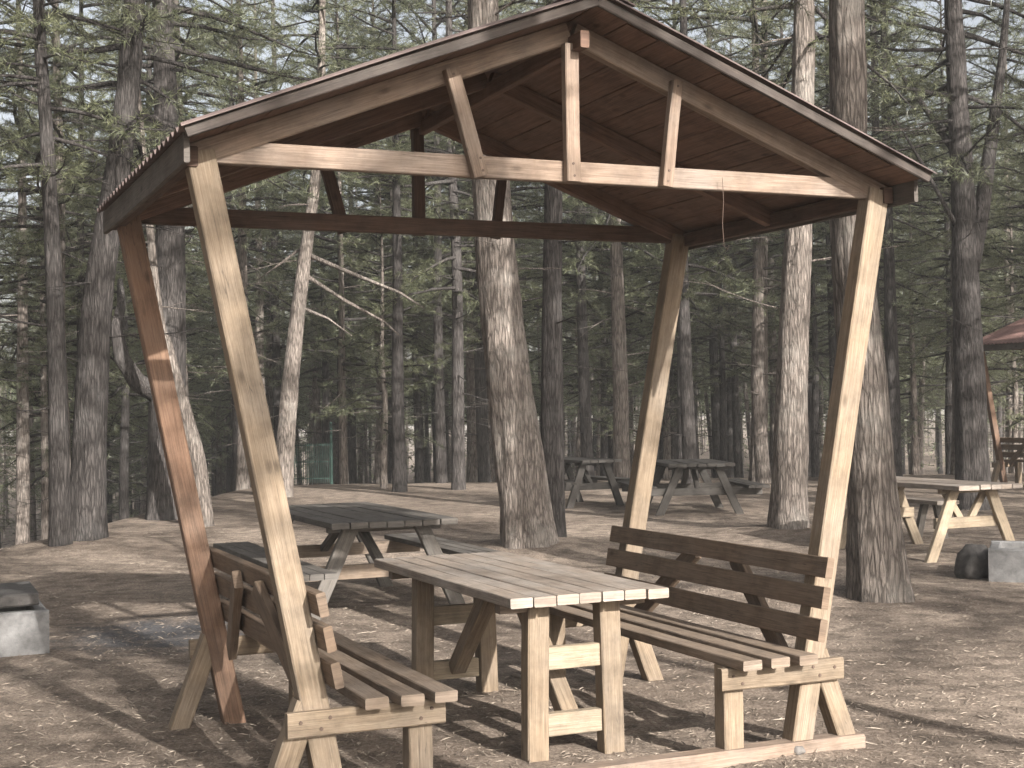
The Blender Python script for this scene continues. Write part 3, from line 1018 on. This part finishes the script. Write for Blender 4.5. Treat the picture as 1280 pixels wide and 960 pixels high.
# ---- the wood beyond, past counting: one mass of slim stems and needles
def far_wood():
    r2 = np.random.default_rng(31)
    mb = MB(9)
    V, F = [], []
    tp = []
    for k in range(430):
        y = 46 + 75 * r2.random()
        x = (r2.random() * 2 - 1) * (.37 * y + 4)
        z = ground_z(x, y); r = r2.uniform(.05, .12); H = r2.uniform(9, 14)
        lx, ly = r2.normal(0, .35), r2.normal(0, .35)
        mb.tube([(x, y, z - .2), (x + lx * .4 + r2.normal(0, .04), y + ly * .4, z + H * .4), (x + lx, y + ly, z + H)], [r * 1.15, r * .8, r * .15], 7, cap=False)
        nt_ = 110
        lo = r2.choice([.3, 2.0, 3.5])
        zz = lo + (H - lo) * r2.random(nt_)
        rad = 1.7 * np.sqrt(r2.random(nt_)) * np.clip(1.15 - (zz - 3) / (H + 2), .2, 1.2); an = r2.random(nt_) * 6.283
        tp.append(np.stack([x + lx * zz / H + rad * np.cos(an), y + ly * zz / H + rad * np.sin(an), z + zz], 1))
    tp = np.concatenate(tp); K = 7; T = len(tp) * K
    P = np.repeat(tp, K, 0) + r2.normal(0, .09, (T, 3))
    d = r2.normal(0, 1, (T, 3)); d /= np.linalg.norm(d, axis=1, keepdims=True)
    w_ = np.cross(d, r2.normal(0, 1, (T, 3))); w_ /= np.linalg.norm(w_, axis=1, keepdims=True); w_ *= .022
    nv = np.stack([P + w_, P - w_, P + d * r2.uniform(.14, .3, (T, 1))], 1).reshape(-1, 3)
    bv = np.array([tuple(v) for v in mb.v]); nb = len(bv)
    q4 = np.array(mb.f); nq = len(q4)
    tr = np.arange(T * 3).reshape(-1, 3) + nb
    me = bpy.data.meshes.new('far_wood')
    al = np.concatenate([bv, nv])
    me.vertices.add(len(al)); me.vertices.foreach_set('co', al.astype(np.float32).ravel())
    lp = np.concatenate([q4.ravel(), tr.ravel()])
    me.loops.add(len(lp)); me.loops.foreach_set('vertex_index', lp.astype(np.int32))
    me.polygons.add(nq + T)
    me.polygons.foreach_set('loop_start', np.concatenate([np.arange(nq) * 4, nq * 4 + np.arange(T) * 3]).astype(np.int32))
    me.materials.append(M['needle']); me.materials.append(M['bark'])
    me.polygons.foreach_set('material_index', np.concatenate([np.ones(nq, np.int32), np.zeros(T, np.int32)]))
    me.update(calc_edges=True)
    o = bpy.data.objects.new('far_wood', me); COL.objects.link(o)
    tag(o, 'far-off pine wood of countless slim stems behind the dense stand', 'wood', kind='stuff')


far_wood()

# ---- pines flanking the clearing, outside the picture: they close the canopy overhead
rf = random.Random(77)
NF = 0
for k in range(900):
    if NF >= 40: break
    y = rf.uniform(1, 24)
    sg = rf.choice((-1, 1))
    x = sg * (.40 * max(y, 3) + rf.uniform(2.2, 9))
    if sg > 0 and y < 16: continue
    if not ok(x, y, 2.2): continue
    placed.append((x, y))
    i = rf.choice([0, 1, 2, 3])
    template_tree(i, (x, y, ground_z(x, y)), (1.1, 1.1), rf.random() * 6, 'pine flanking the clearing outside the picture', 'pines flanking the clearing')
    NF += 1

# ---- pines around and behind the viewpoint, whose shade falls on the clearing
SUN_AZ_DIR = Vector((.53, -.848, 0)).normalized()          # from the scene towards the sun
SUN_EL = 23.5
side = Vector((-SUN_AZ_DIR.y, SUN_AZ_DIR.x, 0))
SHADE = [
    (2.68, 1.24, 2, 3.14, 0.92, 1.23),
    (5.22, 1.69, 0, 0.68, 0.54, 1.21),
    (18.57, -11.67, 0, 4.11, 0.96, 1.11),
    (16.47, -2.51, 0, 4.07, 0.63, 1.16),
    (12.5, -4.36, 2, 2.3, 0.94, 1.21),
    (9.2, 2.21, 2, 2.0, 0.68, 1.16),
    (19.29, -8.41, 1, 1.57, 0.62, 1.24),
    (13.57, -16.77, 0, 6.07, 0.69, 0.97),
    (5.1, -4.4, 1, 5.8, 0.56, 1.02),
    (15.19, 5.82, 3, 4.71, 0.91, 1.09),
    (10.62, -0.14, 0, 4.86, 0.55, 1.05),
    (13.33, 2.88, 0, 5.94, 0.53, 1.19),
    (18.21, 3.0, 3, 2.79, 0.69, 1.22),
    (11.86, 5.56, 3, 4.89, 0.73, 0.95),
    (4.78, -2.19, 2, 1.41, 0.92, 1.22),
    (16.46, 1.02, 2, 4.85, 0.73, 0.97),
    (29.6, -15.28, 1, 3.13, 0.89, 1.16),
    (1.8, -14.38, 0, 2.82, 0.65, 1.1),
    (20.69, 0.72, 3, 5.57, 0.77, 1.02),
    (5.46, -19.15, 0, 1.59, 0.77, 1.1),
    (-5.87, -2.9, 1, 5.33, 0.99, 1.19),
]
for x, y, i, rz, sx, sz in SHADE:
    template_tree(i, (x, y, ground_z(x, y)), (sx, sz), rz, 'pine standing outside the picture, behind the viewpoint', 'pines around the viewpoint')

# ------------------------------------------------------------------ thin haze volume added to brighten the background
HAZE = .0013
if HAZE:
    hx0, hx1, hy0, hy1, hz0, hz1 = -620, 620, -140, 920, -7, 22
    mb = MB(1)
    mb.v = [Vector(p) for p in ((hx0, hy0, hz0), (hx1, hy0, hz0), (hx1, hy1, hz0), (hx0, hy1, hz0), (hx0, hy0, hz1), (hx1, hy0, hz1), (hx1, hy1, hz1), (hx0, hy1, hz1))]
    for f in ((3, 2, 1, 0), (4, 5, 6, 7), (0, 1, 5, 4), (1, 2, 6, 5), (2, 3, 7, 6), (3, 0, 4, 7)):
        mb.face(f, [(0, 0)] * 4)
    hm = bpy.data.materials.new('added_haze'); hm.use_nodes = True
    hm.node_tree.nodes.clear()
    ho = hm.node_tree.nodes.new('ShaderNodeOutputMaterial'); hv = hm.node_tree.nodes.new('ShaderNodeVolumePrincipled')
    hv.inputs['Density'].default_value = HAZE
    hv.inputs['Color'].default_value = (.93, .93, .92, 1)
    hv.inputs['Anisotropy'].default_value = 0.0
    hm.node_tree.links.new(hv.outputs[0], ho.inputs['Volume'])
    tag(mb.build('haze', hm), kind='stuff')

# ------------------------------------------------------------------ light
w = bpy.data.worlds.new('World'); sc.world = w
w.use_nodes = True
nt = w.node_tree
bg = nt.nodes['Background']
sky = nt.nodes.new('ShaderNodeTexSky')
sky.sky_type = 'NISHITA'; sky.sun_disc = False
sky.sun_elevation = R(SUN_EL)
sky.sun_rotation = math.atan2(SUN_AZ_DIR.x, SUN_AZ_DIR.y)
sky.air_density = .8; sky.dust_density = 6.0; sky.ozone_density = .3
hz = N(nt, 'ShaderNodeHueSaturation', Saturation=.4, Value=2.5)      # thin bright haze over the blue
nt.links.new(sky.outputs[0], hz.inputs['Color'])
nt.links.new(hz.outputs[0], bg.inputs[0])
bg.inputs[1].default_value = .043
sl = bpy.data.lights.new('sun', 'SUN'); sl.energy = 5.0; sl.angle = R(.53); sl.color = (1, .95, .885)
so = bpy.data.objects.new('sun', sl); COL.objects.link(so)
sdir = (SUN_AZ_DIR * math.cos(R(SUN_EL)) + UP * math.sin(R(SUN_EL)))
so.rotation_euler = sdir.to_track_quat('Z', 'Y').to_euler()
so.location = sdir * 60

# ------------------------------------------------------------------ camera and view
cd = bpy.data.cameras.new('camera'); co = bpy.data.objects.new('camera', cd); COL.objects.link(co)
cd.sensor_width = 36; cd.sensor_fit = 'HORIZONTAL'; cd.lens = FPX / 1280 * 36
cd.clip_end = 600; cd.clip_start = .1
from mathutils import Matrix
mt = Matrix((RT, UPV, -FWD)).transposed().to_4x4(); mt.translation = CAM
co.matrix_world = mt
sc.camera = co
sc.view_settings.view_transform = 'Standard'; sc.view_settings.look = 'None'
sc.view_settings.exposure = 1.3; sc.view_settings.gamma = 1
sc.cycles.max_bounces = 5; sc.cycles.diffuse_bounces = 3; sc.cycles.glossy_bounces = 2; sc.cycles.transmission_bounces = 3
sc.cycles.use_denoising = True
sc.cycles.sample_clamp_indirect = 6
